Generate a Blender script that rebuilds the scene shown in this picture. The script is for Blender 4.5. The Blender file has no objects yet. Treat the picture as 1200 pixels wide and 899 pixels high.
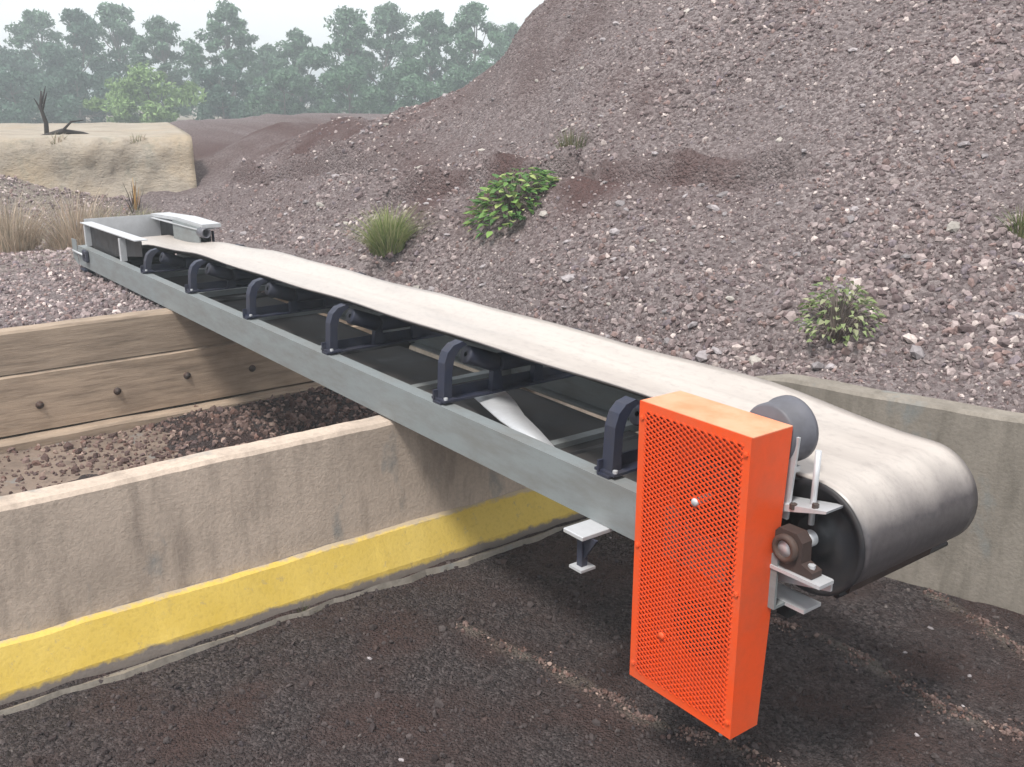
import bpy, math, random
import numpy as np
from mathutils import Vector, Matrix, noise, Euler
R = math.radians
scene = bpy.context.scene
C = scene.collection
rng = np.random.default_rng(7)
random.seed(7)

# ------------------------------------------------------------------ camera, sky, sun, exposure
# site axes: x runs along the conveyor towards its head, y across it (away from the camera), z up
cam_d = bpy.data.cameras.new('camera'); cam = bpy.data.objects.new('camera', cam_d); C.objects.link(cam)
cam_d.sensor_width = 36; cam_d.lens = 34.5; cam_d.clip_start = .05; cam_d.clip_end = 3000
CAM = Vector((1.581, -1.985, 1.85))
PITCH = math.atan(334.5/1150)
fwd = Vector((-.8, .6, 0)); right = Vector((.6, .8, 0))
look = fwd*math.cos(PITCH) + Vector((0, 0, -math.sin(PITCH)))
up = right.cross(look)
cam.matrix_world = Matrix(((right.x, up.x, -look.x, CAM.x), (right.y, up.y, -look.y, CAM.y), (right.z, up.z, -look.z, CAM.z), (0, 0, 0, 1)))
scene.camera = cam

SUN_EL = R(61); sun_h = Vector((.42, -1, 0)).normalized()
sun_dir = Vector((sun_h.x*math.cos(SUN_EL), sun_h.y*math.cos(SUN_EL), math.sin(SUN_EL)))
world = bpy.data.worlds.new('World'); scene.world = world; world.use_nodes = True
wn = world.node_tree.nodes; wl = world.node_tree.links
sky = wn.new('ShaderNodeTexSky'); sky.sky_type = 'NISHITA'; sky.sun_disc = False
sky.sun_elevation = SUN_EL; sky.sun_rotation = math.atan2(sun_dir.x, sun_dir.y)
sky.air_density = 1.0; sky.dust_density = 2.0; sky.ozone_density = .6; sky.altitude = 0
bg = wn['Background']; bg.inputs['Strength'].default_value = .15
# thin white cloud veil over the whole sky
wco = wn.new('ShaderNodeTexCoord'); wno = wn.new('ShaderNodeTexNoise'); wno.inputs['Scale'].default_value = 2.2; wno.inputs['Detail'].default_value = 5
wl.new(wco.outputs['Generated'], wno.inputs['Vector'])
wr = wn.new('ShaderNodeMapRange'); wr.inputs[1].default_value = .3; wr.inputs[2].default_value = .7; wr.inputs[3].default_value = .72; wr.inputs[4].default_value = .95
wl.new(wno.outputs[0], wr.inputs[0])
wm = wn.new('ShaderNodeMix'); wm.data_type = 'RGBA'; wl.new(wr.outputs[0], wm.inputs[0]); wl.new(sky.outputs[0], wm.inputs[6]); wm.inputs[7].default_value = (6.6, 6.75, 6.9, 1)
wl.new(wm.outputs[2], bg.inputs[0])
sl = bpy.data.lights.new('sun', 'SUN'); sun = bpy.data.objects.new('sun', sl); C.objects.link(sun)
sl.energy = 3.0; sl.angle = R(11); sl.color = (1, .965, .91)
sun.rotation_euler = sun_dir.to_track_quat('Z', 'Y').to_euler()
vs = scene.view_settings; vs.view_transform = 'Standard'; vs.look = 'None'; vs.gamma = 1; vs.use_curve_mapping = False
vs.exposure = .38

# ------------------------------------------------------------------ helpers
def tag(o, label=None, cat=None, group=None, kind=None):
    for k, v in (('label', label), ('category', cat), ('group', group), ('kind', kind)):
        if v: o[k] = v
    return o

def link(name, me, parent=None, loc=None):
    o = bpy.data.objects.new(name, me); C.objects.link(o)
    if parent: o.parent = parent
    if loc is not None: o.location = loc
    return o

def empty(name, loc):
    o = bpy.data.objects.new(name, None); C.objects.link(o); o.location = loc
    o.empty_display_size = .1
    return o

class MB:
    def __init__(s): s.v = []; s.f = []; s.smooth = []
    def add(s, vs, fs, smooth=False):
        n = len(s.v); s.v += [tuple(map(float, p)) for p in vs]
        for f in fs: s.f.append(tuple(n+i for i in f)); s.smooth.append(smooth)
        return s
    def box(s, x0, x1, y0, y1, z0, z1, b=0.0):
        if b <= 0:
            vs = [(x, y, z) for x in (x0, x1) for y in (y0, y1) for z in (z0, z1)]
            return s.add(vs, [(0,1,3,2), (4,6,7,5), (0,4,5,1), (2,3,7,6), (0,2,6,4), (1,5,7,3)])
        # chamfered box: three rings of corner points
        vs = []; idx = {}
        for i, (x, sx) in enumerate(((x0, 1), (x1, -1))):
            for j, (y, sy) in enumerate(((y0, 1), (y1, -1))):
                for k, (z, sz) in enumerate(((z0, 1), (z1, -1))):
                    idx[i,j,k] = len(vs)
                    vs += [(x, y+sy*b, z+sz*b), (x+sx*b, y, z+sz*b), (x+sx*b, y+sy*b, z)]
        F = []
        for i in (0, 1):
            F.append(tuple(idx[i,j,k] for j, k in ((0,0), (0,1), (1,1), (1,0))))
            F.append(tuple(idx[j,i,k]+1 for j, k in ((0,0), (1,0), (1,1), (0,1))))
            F.append(tuple(idx[j,k,i]+2 for j, k in ((0,0), (0,1), (1,1), (1,0))))
        for a in (0, 1):
            for c in (0, 1):
                p, q = idx[0,a,c], idx[1,a,c]; F.append((p+1, q+1, q+2, p+2))
                p, q = idx[a,0,c], idx[a,1,c]; F.append((p, q, q+2, p+2))
                p, q = idx[a,c,0], idx[a,c,1]; F.append((p, q, q+1, p+1))
        for i in (0, 1):
            for j in (0, 1):
                for k in (0, 1): p = idx[i,j,k]; F.append((p, p+1, p+2))
        return s.add(vs, F)
    def tube(s, pts, rad, n=8, caps=True, smooth=True):
        pts = [Vector(p) for p in pts]
        if not hasattr(rad, '__len__'): rad = [rad]*len(pts)
        vs = []; prev = None
        for i, p in enumerate(pts):
            t = (pts[min(i+1, len(pts)-1)]-pts[max(i-1, 0)]).normalized()
            a = t.orthogonal().normalized() if prev is None else (prev-t*prev.dot(t)).normalized()
            prev = a; b = t.cross(a)
            for k in range(n):
                w = 2*math.pi*k/n; vs.append(p+(a*math.cos(w)+b*math.sin(w))*rad[i])
        fs = []
        for i in range(len(pts)-1):
            for k in range(n): fs.append((i*n+k, i*n+(k+1) % n, (i+1)*n+(k+1) % n, (i+1)*n+k))
        s.add(vs, fs, smooth)
        if caps:
            m = len(s.v)-len(vs)
            s.f += [tuple(m+k for k in reversed(range(n))), tuple(m+(len(pts)-1)*n+k for k in range(n))]; s.smooth += [False, False]
        return s
    def lathe(s, c, axis, prof, n=32, smooth=True):     # prof: (distance along axis, radius)
        ax = Vector(axis).normalized(); a = ax.orthogonal().normalized(); b = ax.cross(a); c = Vector(c)
        vs = []; fs = []
        for (d, r) in prof:
            for k in range(n):
                w = 2*math.pi*k/n; vs.append(c+ax*d+(a*math.cos(w)+b*math.sin(w))*max(r, 1e-4))
        for i in range(len(prof)-1):
            for k in range(n): fs.append((i*n+k, i*n+(k+1) % n, (i+1)*n+(k+1) % n, (i+1)*n+k))
        return s.add(vs, fs, smooth)
    def prism(s, poly, axis, a0, a1):                    # poly in the two other axes
        n = len(poly); vs = []
        for a in (a0, a1):
            for p in poly:
                vs.append({'x': (a, p[0], p[1]), 'y': (p[0], a, p[1]), 'z': (p[0], p[1], a)}[axis])
        fs = [tuple(range(n)), tuple(n+i for i in reversed(range(n)))]
        fs += [(i, n+i, n+(i+1) % n, (i+1) % n) for i in range(n)]
        return s.add(vs, fs)
    def mesh(s, name, mat):
        me = bpy.data.meshes.new(name); me.from_pydata(s.v, [], s.f)
        me.polygons.foreach_set('use_smooth', s.smooth)
        if mat: me.materials.append(mat)
        me.update()
        import bmesh
        bm = bmesh.new(); bm.from_mesh(me); bmesh.ops.recalc_face_normals(bm, faces=bm.faces); bm.to_mesh(me); bm.free()
        return me
    def build(s, name, mat, parent=None, off=None):
        if off is not None: s.v = [(p[0]-off[0], p[1]-off[1], p[2]-off[2]) for p in s.v]
        return link(name, s.mesh(name, mat), parent)

def np_mesh(name, V, F, mat, cols=None, smooth=False):
    """V (n,3), F (m,k) arrays of equal-sided faces, cols (n,4) point colours"""
    V = np.asarray(V, np.float32); F = np.asarray(F, np.int32); k = F.shape[1]
    me = bpy.data.meshes.new(name)
    me.vertices.add(len(V)); me.vertices.foreach_set('co', V.ravel())
    me.loops.add(F.size); me.loops.foreach_set('vertex_index', F.ravel())
    me.polygons.add(len(F)); me.polygons.foreach_set('loop_start', np.arange(0, F.size, k, dtype=np.int32))
    me.polygons.foreach_set('loop_total', np.full(len(F), k, np.int32))
    me.polygons.foreach_set('use_smooth', np.full(len(F), smooth))
    if cols is not None:
        a = me.color_attributes.new('tint', 'FLOAT_COLOR', 'POINT'); a.data.foreach_set('color', np.asarray(cols, np.float32).ravel())
    if mat: me.materials.append(mat)
    me.update(calc_edges=True)
    return me

# ------------------------------------------------------------------ materials
class NT:
    def __init__(s, name):
        s.m = bpy.data.materials.new(name); s.m.use_nodes = True; s.t = s.m.node_tree
        s.b = s.t.nodes['Principled BSDF']; s.co = s.t.nodes.new('ShaderNodeTexCoord').outputs['Object']
    def n(s, typ, ins=None, **kw):
        nd = s.t.nodes.new(typ)
        for k, v in kw.items(): setattr(nd, k, v)
        for k, v in (ins or {}).items():
            if hasattr(v, 'links') or isinstance(v, bpy.types.NodeSocket): s.t.links.new(v, nd.inputs[k])
            else: nd.inputs[k].default_value = v
        return nd
    def geo(s): return s.n('ShaderNodeNewGeometry').outputs['Position']
    def noise(s, scale, detail=5, rough=.6, vec=None, stretch=None):
        v = vec or s.co
        if stretch: v = s.n('ShaderNodeMapping', {'Vector': v, 'Scale': stretch}).outputs[0]
        return s.n('ShaderNodeTexNoise', {'Vector': v, 'Scale': scale, 'Detail': detail, 'Roughness': rough}).outputs[0]
    def vor(s, scale, out='Distance', vec=None, feature='F1'):
        return s.n('ShaderNodeTexVoronoi', {'Vector': vec or s.co, 'Scale': scale}, feature=feature).outputs[out]
    def ramp(s, fac, stops):
        r = s.n('ShaderNodeValToRGB', {'Fac': fac}); el = r.color_ramp.elements
        while len(el) < len(stops): el.new(.5)
        for e, (p, c) in zip(el, stops):
            e.position = p; e.color = (c, c, c, 1) if not hasattr(c, '__len__') else (*c, 1)
        return r.outputs[0]
    def mix(s, fac, a, b, mode='MIX'):
        nd = s.n('ShaderNodeMix', data_type='RGBA', blend_type=mode)
        for i, v in ((0, fac), (6, a), (7, b)):
            if isinstance(v, bpy.types.NodeSocket): s.t.links.new(v, nd.inputs[i])
            else: nd.inputs[i].default_value = v if i == 0 else (*v, 1)
        return nd.outputs[2]
    def math(s, op, a, b):
        nd = s.n('ShaderNodeMath', operation=op)
        for i, v in enumerate((a, b)):
            if isinstance(v, bpy.types.NodeSocket): s.t.links.new(v, nd.inputs[i])
            else: nd.inputs[i].default_value = v
        return nd.outputs[0]
    def set(s, **kw):
        for k, v in kw.items():
            k = {'color': 'Base Color', 'rough': 'Roughness', 'metal': 'Metallic', 'spec': 'Specular IOR Level', 'sub': 'Subsurface Weight'}[k]
            if isinstance(v, bpy.types.NodeSocket): s.t.links.new(v, s.b.inputs[k])
            else: s.b.inputs[k].default_value = (*v, 1) if k == 'Base Color' else v
        return s
    def bump(s, h, strength=.4, dist=.01):
        s.t.links.new(s.n('ShaderNodeBump', {'Height': h, 'Strength': strength, 'Distance': dist}).outputs[0], s.b.inputs['Normal']); return s

def gravel_ground(name, dark, mid, pale, red=None, vs=48):
    m = NT(name); g = m.geo()
    cell = m.vor(vs, 'Color', g); cellg = m.n('ShaderNodeSeparateColor', {'Color': cell}).outputs[0]
    big = m.noise(1.1, 6, .62, g); fine = m.noise(26, 5, .7, g)
    c = m.ramp(m.math('ADD', m.math('MULTIPLY', cellg, .55), m.math('MULTIPLY', fine, .5)), [(.2, dark), (.52, mid), (.9, pale)])
    c = m.mix(m.ramp(big, [(.35, 0), (.7, .55)]), c, tuple(v*.72 for v in mid))
    if red is not None:
        at = m.n('ShaderNodeAttribute', attribute_name='tint').outputs['Color']
        soil = m.n('ShaderNodeSeparateColor', {'Color': at})
        rd = m.ramp(fine, [(.3, tuple(v*.65 for v in red)), (.7, tuple(v*1.2 for v in red))])
        c = m.mix(soil.outputs[0], c, rd)
        pl = m.ramp(fine, [(.3, (.22, .19, .15)), (.7, (.42, .37, .30))])
        c = m.mix(soil.outputs[1], c, pl)
    d1 = m.vor(vs, 'Distance', g); d2 = m.vor(vs*2.3, 'Distance', g)
    m.set(color=c, rough=.92, spec=.25)
    m.bump(m.math('ADD', m.math('MULTIPLY', d1, -1.0), m.math('ADD', m.math('MULTIPLY', d2, -.4), m.math('MULTIPLY', fine, .7))), .9, .025)
    return m.m

def stone_mat(name):
    m = NT(name); at = m.n('ShaderNodeAttribute', attribute_name='tint').outputs['Color']
    n = m.noise(60, 4, .6, m.geo())
    c = m.mix(1.0, at, m.ramp(n, [(.3, .72), (.7, 1.15)]), 'MULTIPLY')
    m.set(color=c, rough=.85, spec=.3); m.bump(n, .5, .004)
    return m.m

def plain_stone(name, col):
    m = NT(name); n = m.noise(30, 5, .65, m.geo()); r = m.n('ShaderNodeObjectInfo').outputs['Random']
    c = m.mix(r, tuple(v*.7 for v in col), tuple(v*1.35 for v in col))
    c = m.mix(1.0, c, m.ramp(n, [(.3, .7), (.7, 1.2)]), 'MULTIPLY')
    m.set(color=c, rough=.85, spec=.3); m.bump(n, .6, .01)
    return m.m

def paint(name, col, rough=.45, dirt=.35, dirt_col=(.16, .13, .11), scale=6, metal=0, stretch=None):
    m = NT(name); g = m.geo(); n1 = m.noise(scale, 6, .65, g, stretch); n2 = m.noise(scale*9, 4, .6, g)
    c = m.mix(m.ramp(n1, [(.40, 0), (.66, dirt)]), col, dirt_col)
    c = m.mix(m.ramp(n2, [(.55, 0), (.8, dirt*.5)]), c, tuple(v*.6 for v in col))
    m.set(color=c, rough=m.ramp(n1, [(.3, rough*.85), (.75, min(1, rough*1.5))]), metal=metal, spec=.45)
    m.bump(n2, .12, .002)
    return m.m

def concrete(name, col, stain=(.12, .10, .08), joint=None):
    m = NT(name); g = m.geo()
    n1 = m.noise(2.2, 7, .65, g); n2 = m.noise(9, 6, .7, g, (1, 1, .22)); n3 = m.noise(70, 4, .6, g)
    c = m.ramp(n1, [(.25, tuple(v*.72 for v in col)), (.5, col), (.8, tuple(min(1, v*1.18) for v in col))])
    c = m.mix(m.ramp(n2, [(.48, 0), (.74, .75)]), c, stain)
    c = m.mix(m.ramp(n3, [(.35, .25), (.6, 0)]), c, tuple(v*.5 for v in col))
    c = m.mix(m.ramp(m.noise(5, 5, .6, g, (1, 1, .5)), [(.60, 0), (.70, .55)]), c, (.20, .225, .23))
    m.set(color=c, rough=.9, spec=.25); m.bump(m.math('ADD', n3, m.math('MULTIPLY', n1, .8)), .35, .008)
    return m.m

def timber(name, col):
    m = NT(name); g = m.geo()
    gr = m.noise(9, 8, .7, g, (1, .28, 3.2)); n2 = m.noise(2.4, 5, .6, g); n3 = m.noise(50, 5, .7, g, (1, .1, 1))
    r = m.n('ShaderNodeObjectInfo').outputs['Random']
    c = m.ramp(gr, [(.3, tuple(v*.6 for v in col)), (.5, col), (.72, tuple(v*1.3 for v in col))])
    c = m.mix(m.ramp(n2, [(.45, 0), (.75, .5)]), c, (.17, .13, .10))
    c = m.mix(1.0, c, m.mix(r, (.85, .85, .85), (1.12, 1.1, 1.08)), 'MULTIPLY')
    m.set(color=c, rough=.85, spec=.2); m.bump(m.math('ADD', gr, m.math('MULTIPLY', n3, .6)), .5, .008)
    return m.m

def leafmat(name, trans=.25):
    m = NT(name); at = m.n('ShaderNodeAttribute', attribute_name='tint').outputs['Color']
    m.set(color=at, rough=.6, spec=.3)
    tr = m.n('ShaderNodeBsdfTranslucent', {'Color': at})
    mx = m.n('ShaderNodeMixShader', {0: trans}); m.t.links.new(m.b.outputs[0], mx.inputs[1]); m.t.links.new(tr.outputs[0], mx.inputs[2])
    m.t.links.new(mx.outputs[0], m.t.nodes['Material Output'].inputs['Surface'])
    return m.m

def belt_mat():
    m = NT('belt_rubber'); g = m.geo()
    n1 = m.noise(2.5, 6, .6, g, (.35, 2.2, 1)); n2 = m.noise(40, 5, .7, g, (.5, 1, 1))
    c = m.ramp(n1, [(.25, (.40, .355, .32)), (.5, (.47, .42, .38)), (.8, (.53, .475, .43))])
    c = m.mix(m.ramp(n2, [(.3, .25), (.5, 0)]), c, (.14, .12, .12))
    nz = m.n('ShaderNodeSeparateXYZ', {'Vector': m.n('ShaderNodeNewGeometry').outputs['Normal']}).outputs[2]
    dust_shade = m.ramp(m.math('ADD', nz, m.math('MULTIPLY', m.math('SUBTRACT', n1, .5), .35)), [(.30, 0), (.95, 1)])  # dusty top kept pale, nose darkened: shading painted in by upward normal
    track = m.noise(3, 4, .6, g, (.06, 9, 1))
    c = m.mix(m.ramp(track, [(.5, 0), (.75, .3)]), c, (.24, .205, .19))
    c = m.mix(dust_shade, m.ramp(n2, [(.3, (.055, .049, .053)), (.7, (.10, .09, .094))]), c)
    m.set(color=c, rough=m.ramp(n1, [(.3, .3), (.7, .45)]), spec=.8); m.bump(n2, .15, .003)
    return m.m

M = dict(
    ground=gravel_ground('cinder_ground', (.019, .0155, .016), (.065, .052, .052), (.15, .127, .124), (.075, .048, .044), 85),
    hill=gravel_ground('crushed_rock', (.088, .067, .066), (.20, .162, .16), (.37, .32, .315), (.105, .062, .058)),
    binfloor=gravel_ground('bin_gravel', (.04, .03, .03), (.12, .10, .095), (.26, .23, .21)),
    pebble=stone_mat('loose_stone'),
    stone=plain_stone('grey_stone', (.30, .27, .275)), pale=plain_stone('pale_stone', (.36, .33, .30)),
    conc=concrete('bin_concrete', (.54, .44, .36), (.26, .21, .175)), conc2=concrete('retaining_concrete', (.27, .24, .205), (.13, .115, .095)),
    kerb=None, timber=timber('sleeper_timber', (.38, .295, .225)),
    yellow=None,
    beam=paint('grey_green_paint', (.22, .243, .25), .5, .5, (.15, .135, .12), 7, 0, (.5, 1, 2)),
    navy=paint('dark_blue_paint', (.022, .027, .052), .5, .35, (.07, .06, .052), 9),
    galv=paint('galvanised_steel', (.62, .63, .65), .38, .25, (.3, .29, .28), 10, .35),
    black=paint('black_steel', (.018, .018, .022), .45, .3, (.07, .055, .045), 8),
    orange=paint('orange_paint', (.80, .085, .014), .45, .32, (.42, .12, .06), 7),
    orange2=paint('orange_mesh_paint', (.74, .075, .013), .45, .2, (.32, .05, .02), 7),
    orangeglare=paint('glare_paled_orange', (.80, .34, .20), .5, .5, (.80, .16, .05), 9),  # paler orange: glare on the guard top put into the colour
    rust=paint('rusty_iron', (.055, .032, .026), .75, .6, (.04, .028, .026), 12),
    motor=paint('motor_grey', (.12, .12, .14), .4, .3, (.05, .045, .04), 12),
    belt=belt_mat(), rubber=paint('dark_rubber', (.028, .026, .028), .7, .5, (.10, .085, .075), 5),
    leaf=leafmat('tree_leaf', .2), grass=leafmat('grass_blade', .35),
    bark=paint('bark', (.17, .14, .12), .9, .6, (.07, .055, .05), 4),
    deadwood=paint('dead_wood', (.035, .03, .03), .9, .4, (.06, .05, .04), 10),
    legdark=paint('near_black_leg_paint', (.009, .011, .014), .95, .6, (.022, .018, .017), 14),  # near-black so the legs barely show
    binslab=concrete('bin_floor_dirt', (.23, .175, .14), (.06, .045, .04)),
    bolt=paint('bolt_steel', (.06, .045, .04), .6, .5, (.11, .05, .03), 30),
)
def yellow_mat():
    m = NT('worn_yellow_paint'); g = m.geo()
    n1 = m.noise(7, 7, .7, g); n3 = m.noise(60, 4, .6, g); sep = m.n('ShaderNodeSeparateXYZ', {'Vector': g})
    yel = m.ramp(m.noise(3, 5, .6, g), [(.3, (.60, .42, .08)), (.7, (.68, .50, .13))])
    # flaking: more bare concrete low down, where the kerb has been scraped
    edge = m.math('SUBTRACT', m.math('MULTIPLY', m.math('ADD', sep.outputs[2], .285), 9), m.math('MULTIPLY', n1, .9))
    flake = m.ramp(m.math('ADD', edge, .62), [(.24, 1), (.40, 0)])
    c = m.mix(m.ramp(n3, [(.3, .22), (.5, 0)]), yel, (.30, .19, .05))
    c = m.mix(m.ramp(n1, [(.60, 0), (.72, .45)]), c, (.36, .28, .13))
    topf = m.ramp(m.math('ADD', m.math('MULTIPLY', m.math('ADD', sep.outputs[2], .10), 16), m.math('MULTIPLY', m.noise(13, 6, .7, g), .9)), [(.50, 0), (.66, .85)])
    c = m.mix(topf, c, (.40, .33, .26))
    chip = m.ramp(m.noise(17, 7, .75, g), [(.60, 0), (.68, .5)])
    c = m.mix(chip, c, (.27, .23, .19))
    c = m.mix(flake, c, (.22, .19, .17))
    m.set(color=c, rough=.75, spec=.3); m.bump(m.math('ADD', n3, n1), .3, .006)
    return m.m
M['yellow'] = yellow_mat()

def fbm(x, y, z, o=4): return noise.fractal((x, y, z), 1.0, 2.0, o)

# ------------------------------------------------------------------ ground
ZG = -.30
def axis(dense0, dense1, step, far0, far1):
    a = list(np.arange(dense0, dense1+1e-6, step)); s = step
    lo = [dense0]; hi = [a[-1]]
    while lo[-1] > far0: s *= 1.35; lo.append(lo[-1]-s)
    s = step
    while hi[-1] < far1: s *= 1.35; hi.append(hi[-1]+s)
    return np.array(lo[:0:-1]+a+hi[1:])

RIDGES = [[(-1.50, .06), (-1.05, .17), (-.60, .22), (-.26, .36), (.05, .40)], [(-.62, 1.22), (-.30, 1.20), (.02, 1.14), (.34, 1.20)], [(-.50, 1.92), (-.20, 1.84), (.25, 1.66)], [(-.95, 1.02), (-.80, 1.12), (-.62, 1.22)]]
def ridge_d(u, v):
    b = 9.
    for pl in RIDGES:
        for (p, q) in zip(pl[:-1], pl[1:]):
            dx, dy = q[0]-p[0], q[1]-p[1]; t = max(0, min(1, ((u-p[0])*dx+(v-p[1])*dy)/(dx*dx+dy*dy))); b = min(b, math.hypot(u-p[0]-t*dx, v-p[1]-t*dy))
    return b
def ground_z(u, v):
    d = math.hypot(u+.4, v-.2)
    k = max(0., 1-d/14)
    z = ZG+(.016*math.exp(-(ridge_d(u, v)/.035)**2) if -1.7 < u < .6 and -.2 < v < 2.2 else 0)+k*(.022*fbm(u*1.3, v*1.3, 3.1)+.010*fbm(u*6, v*6, 9.2, 3))
    if -5.2 < u < -2.1 and v > -1.6: z += -.04+max(0, min(1, (v+.55)/.6))* .06*max(0, min(1, (-2.2-u)/.4))+.05*fbm(u*1.4, v*1.4, 1.7)*k   # spill inside the bin
    return z
def grid_mesh(name, us, vs, zf, mat, keep=None, warp=None, tint=None):
    nu, nv = len(us), len(vs)
    V = np.zeros((nu*nv, 3))
    for i, u in enumerate(us):
        w = warp(u) if warp else 0.
        V[i*nv:(i+1)*nv, 0] = u; V[i*nv:(i+1)*nv, 1] = vs+w
    V[:, 2] = zf(V[:, 0], V[:, 1])
    I, J = np.meshgrid(np.arange(nu-1), np.arange(nv-1), indexing='ij')
    a = (I*nv+J); F = np.stack([a, a+nv, a+nv+1, a+1], -1)
    if keep is not None: F = F[keep(us[:-1], us[1:], vs[:-1], vs[1:])]
    F = F.reshape(-1, 4)
    return np_mesh(name, V, F, mat, tint(V) if tint else None, True), V
us = axis(-5.4, 1.6, .036, -900, 400); vs_ = axis(-2.6, 2.9, .036, -500, 900)
def ground_tint(V):
    t = np.zeros((len(V), 4)); t[:, 3] = 1
    for i, (u, v, z) in enumerate(V):
        if -5 < u < 2 and -3 < v < 3:
            n = fbm(u*3, v*3, 6.1); t[i, 0] = max(0, min(1, .35+1.1*n))
            if u > -1.8: t[i, 1] = .38*max(0, min(1, .8+2*fbm(u*5, v*5, 2.2)))*math.exp(-(ridge_d(u+.02*n, v)/.026)**2)
    return t
gm, _ = grid_mesh('ground', us, vs_, np.vectorize(ground_z), M['ground'], None, None, ground_tint)
ground = tag(link('ground', gm), 'dark cinder gravel yard in front of the bins', 'ground', kind='structure')

# ------------------------------------------------------------------ gravel hill: smooth surface through surveyed spot heights
SPOTS = [(0.08, 2.3, 0.57), (-0.56, 3.59, 1.33), (-0.98, 4.39, 1.92), (-1.43, 5.26, 2.56), (-2.41, 7.18, 3.89), (-0.32, 2.2, 0.56), (-0.73, 2.9, 0.98), (-1.14, 3.58, 1.46), (-1.68, 4.47, 2.13), (-2.06, 5.1, 2.6), (-3.28, 7.11, 4.05), (-0.84, 2.05, 0.56), (-1.29, 2.69, 0.92), (-1.82, 3.43, 1.43), (-2.5, 4.35, 2.15), (-2.98, 5.01, 2.67), (-4.55, 7.16, 4.29), (-1.42, 1.85, 0.57), (-2.04, 2.58, 0.97), (-2.65, 3.27, 1.39), (-3.49, 4.22, 2.19), (-4.09, 4.9, 2.76), (-5.82, 6.85, 4.33), (-2.02, 1.75, 0.57), (-2.62, 2.34, 0.92), (-3.21, 2.91, 1.29), (-3.56, 3.26, 1.39), (-4.47, 4.13, 2.22), (-5.2, 4.83, 2.84), (-6.39, 5.98, 3.84), (-2.72, 1.75, 0.56), (-3.34, 2.27, 0.9), (-3.94, 2.77, 1.25), (-4.44, 3.2, 1.39), (-5.18, 3.82, 2.02), (-6.08, 4.58, 2.83), (-3.26, 1.75, 0.54), (-4.04, 2.35, 0.93), (-4.75, 2.89, 1.29), (-5.48, 3.45, 1.52), (-6.17, 3.98, 2.04), (-6.68, 4.37, 2.56), (-3.99, 1.75, 0.51), (-4.76, 2.27, 0.86), (-5.62, 2.86, 1.21), (-6.78, 3.65, 1.56), (-7.57, 4.19, 1.94), (-4.93, 1.75, 0.5), (-5.74, 2.24, 0.84), (-6.92, 2.94, 1.25), (-8.49, 3.87, 1.71), (-6.42, 1.75, 0.46), (-7.41, 2.25, 0.84), (-8.38, 2.73, 1.17), (-7.99, 1.75, 0.44), (-8.82, 2.11, 0.73), (-9.65, 2.46, 0.99), (-9.76, 1.75, 0.43), (-10.32, 1.96, 0.55),
 (-6.94, 4.32, 2.21), (-7.3, 4.34, 2.05), (-8.11, 5.09, 1.75), (-8.12, 5.42, 1.8), (-8.52, 4.89, 1.66), (-8.0, 4.08, 1.83), (-8.02, 5.72, 2.0), (-10.13, 4.07, 1.6), (-12.46, 4.29, 1.4), (-8.72, 5.94, 1.5), (-11.1, 7.77, 1.4), (-11.7, 6.97, 1.4), (-10.61, 5.1, 1.4), (-9.34, 6.78, 1.6), (-10.42, 8.67, 1.6), (-11.02, 11.21, 1.5), (-9.6, 3.25, 0.86), (-10.2, 2.69, 0.76), (-11.48, 5.6, 1.3), (-16.84, 6.79, 1.41), (-18.16, 5.03, 1.28), (-17.45, 5.98, 1.34), (-13.17, 5.01, 1.06), (-13.82, 4.14, 1.0),
 (-5.3, -.9, .40), (-5.3, .1, .40), (-5.3, 1.2, .41), (-5.81, -.84, .40), (-6.03, -.04, .40), (-6.4, 1.0, .41), (-8.81, -.3, .42), (-8.5, .9, .42), (-10.96, 1.02, .42), (-7.3, -1.73, .40), (-5.3, -3, .38), (-13, -1.42, .40), (-12, -5, .38), (-9, -8, .36), (-5.3, -8, .36), (-11.9, -.5, 1.05), (-11.0, -.6, .66), (-11.4, .35, .85), (-10.8, .3, .55), (-12.4, -2.2, 1.1), (-11.4, -2.4, .7), (-13.5, 1.5, .42), (-14, 3.0, .6),
 (-4, 9.5, 4.9), (2, 8.5, 4.3), (2.5, 4.5, 2.0), (2.6, 3.0, .6), (-4.5, 13, 3.2), (3, 13, 3), (-8.6, 8.2, 2.3), (5, 6, 2.2)]
S = np.array(SPOTS)
def tps(r2): return np.where(r2 > 1e-9, .5*r2*np.log(np.maximum(r2, 1e-9)), 0)
nS = len(S); D2 = ((S[:, None, :2]-S[None, :, :2])**2).sum(-1)
A = np.zeros((nS+3, nS+3)); A[:nS, :nS] = tps(D2)+np.eye(nS)*.004; A[:nS, nS] = 1; A[:nS, nS+1:] = S[:, :2]; A[nS, :nS] = 1; A[nS+1:, :nS] = S[:, :2].T
coef = np.linalg.solve(A, np.concatenate([S[:, 2], np.zeros(3)]))
LEDGES = [[(-6.3, 2.55), (-5.62, 2.80), (-4.85, 2.86), (-4.25, 2.93)], [(-3.9, 3.0), (-3.5, 3.12), (-2.9, 3.2), (-2.5, 3.28)], [(-9.9, 2.45), (-8.5, 2.72), (-7.2, 2.85)]]
def seg_dist(U, V, pl):
    best = np.full(U.shape, 9.); sd = np.zeros(U.shape)
    for (a, b) in zip(pl[:-1], pl[1:]):
        dx, dy = b[0]-a[0], b[1]-a[1]; L2 = dx*dx+dy*dy
        t = np.clip(((U-a[0])*dx+(V-a[1])*dy)/L2, 0, 1)
        ex, ey = U-a[0]-t*dx, V-a[1]-t*dy; dd = np.hypot(ex, ey)
        s = np.where((ex*-dy+ey*dx) > 0, dd, -dd)
        m = dd < best; best = np.where(m, dd, best); sd = np.where(m, s, sd)
    return best, sd
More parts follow.
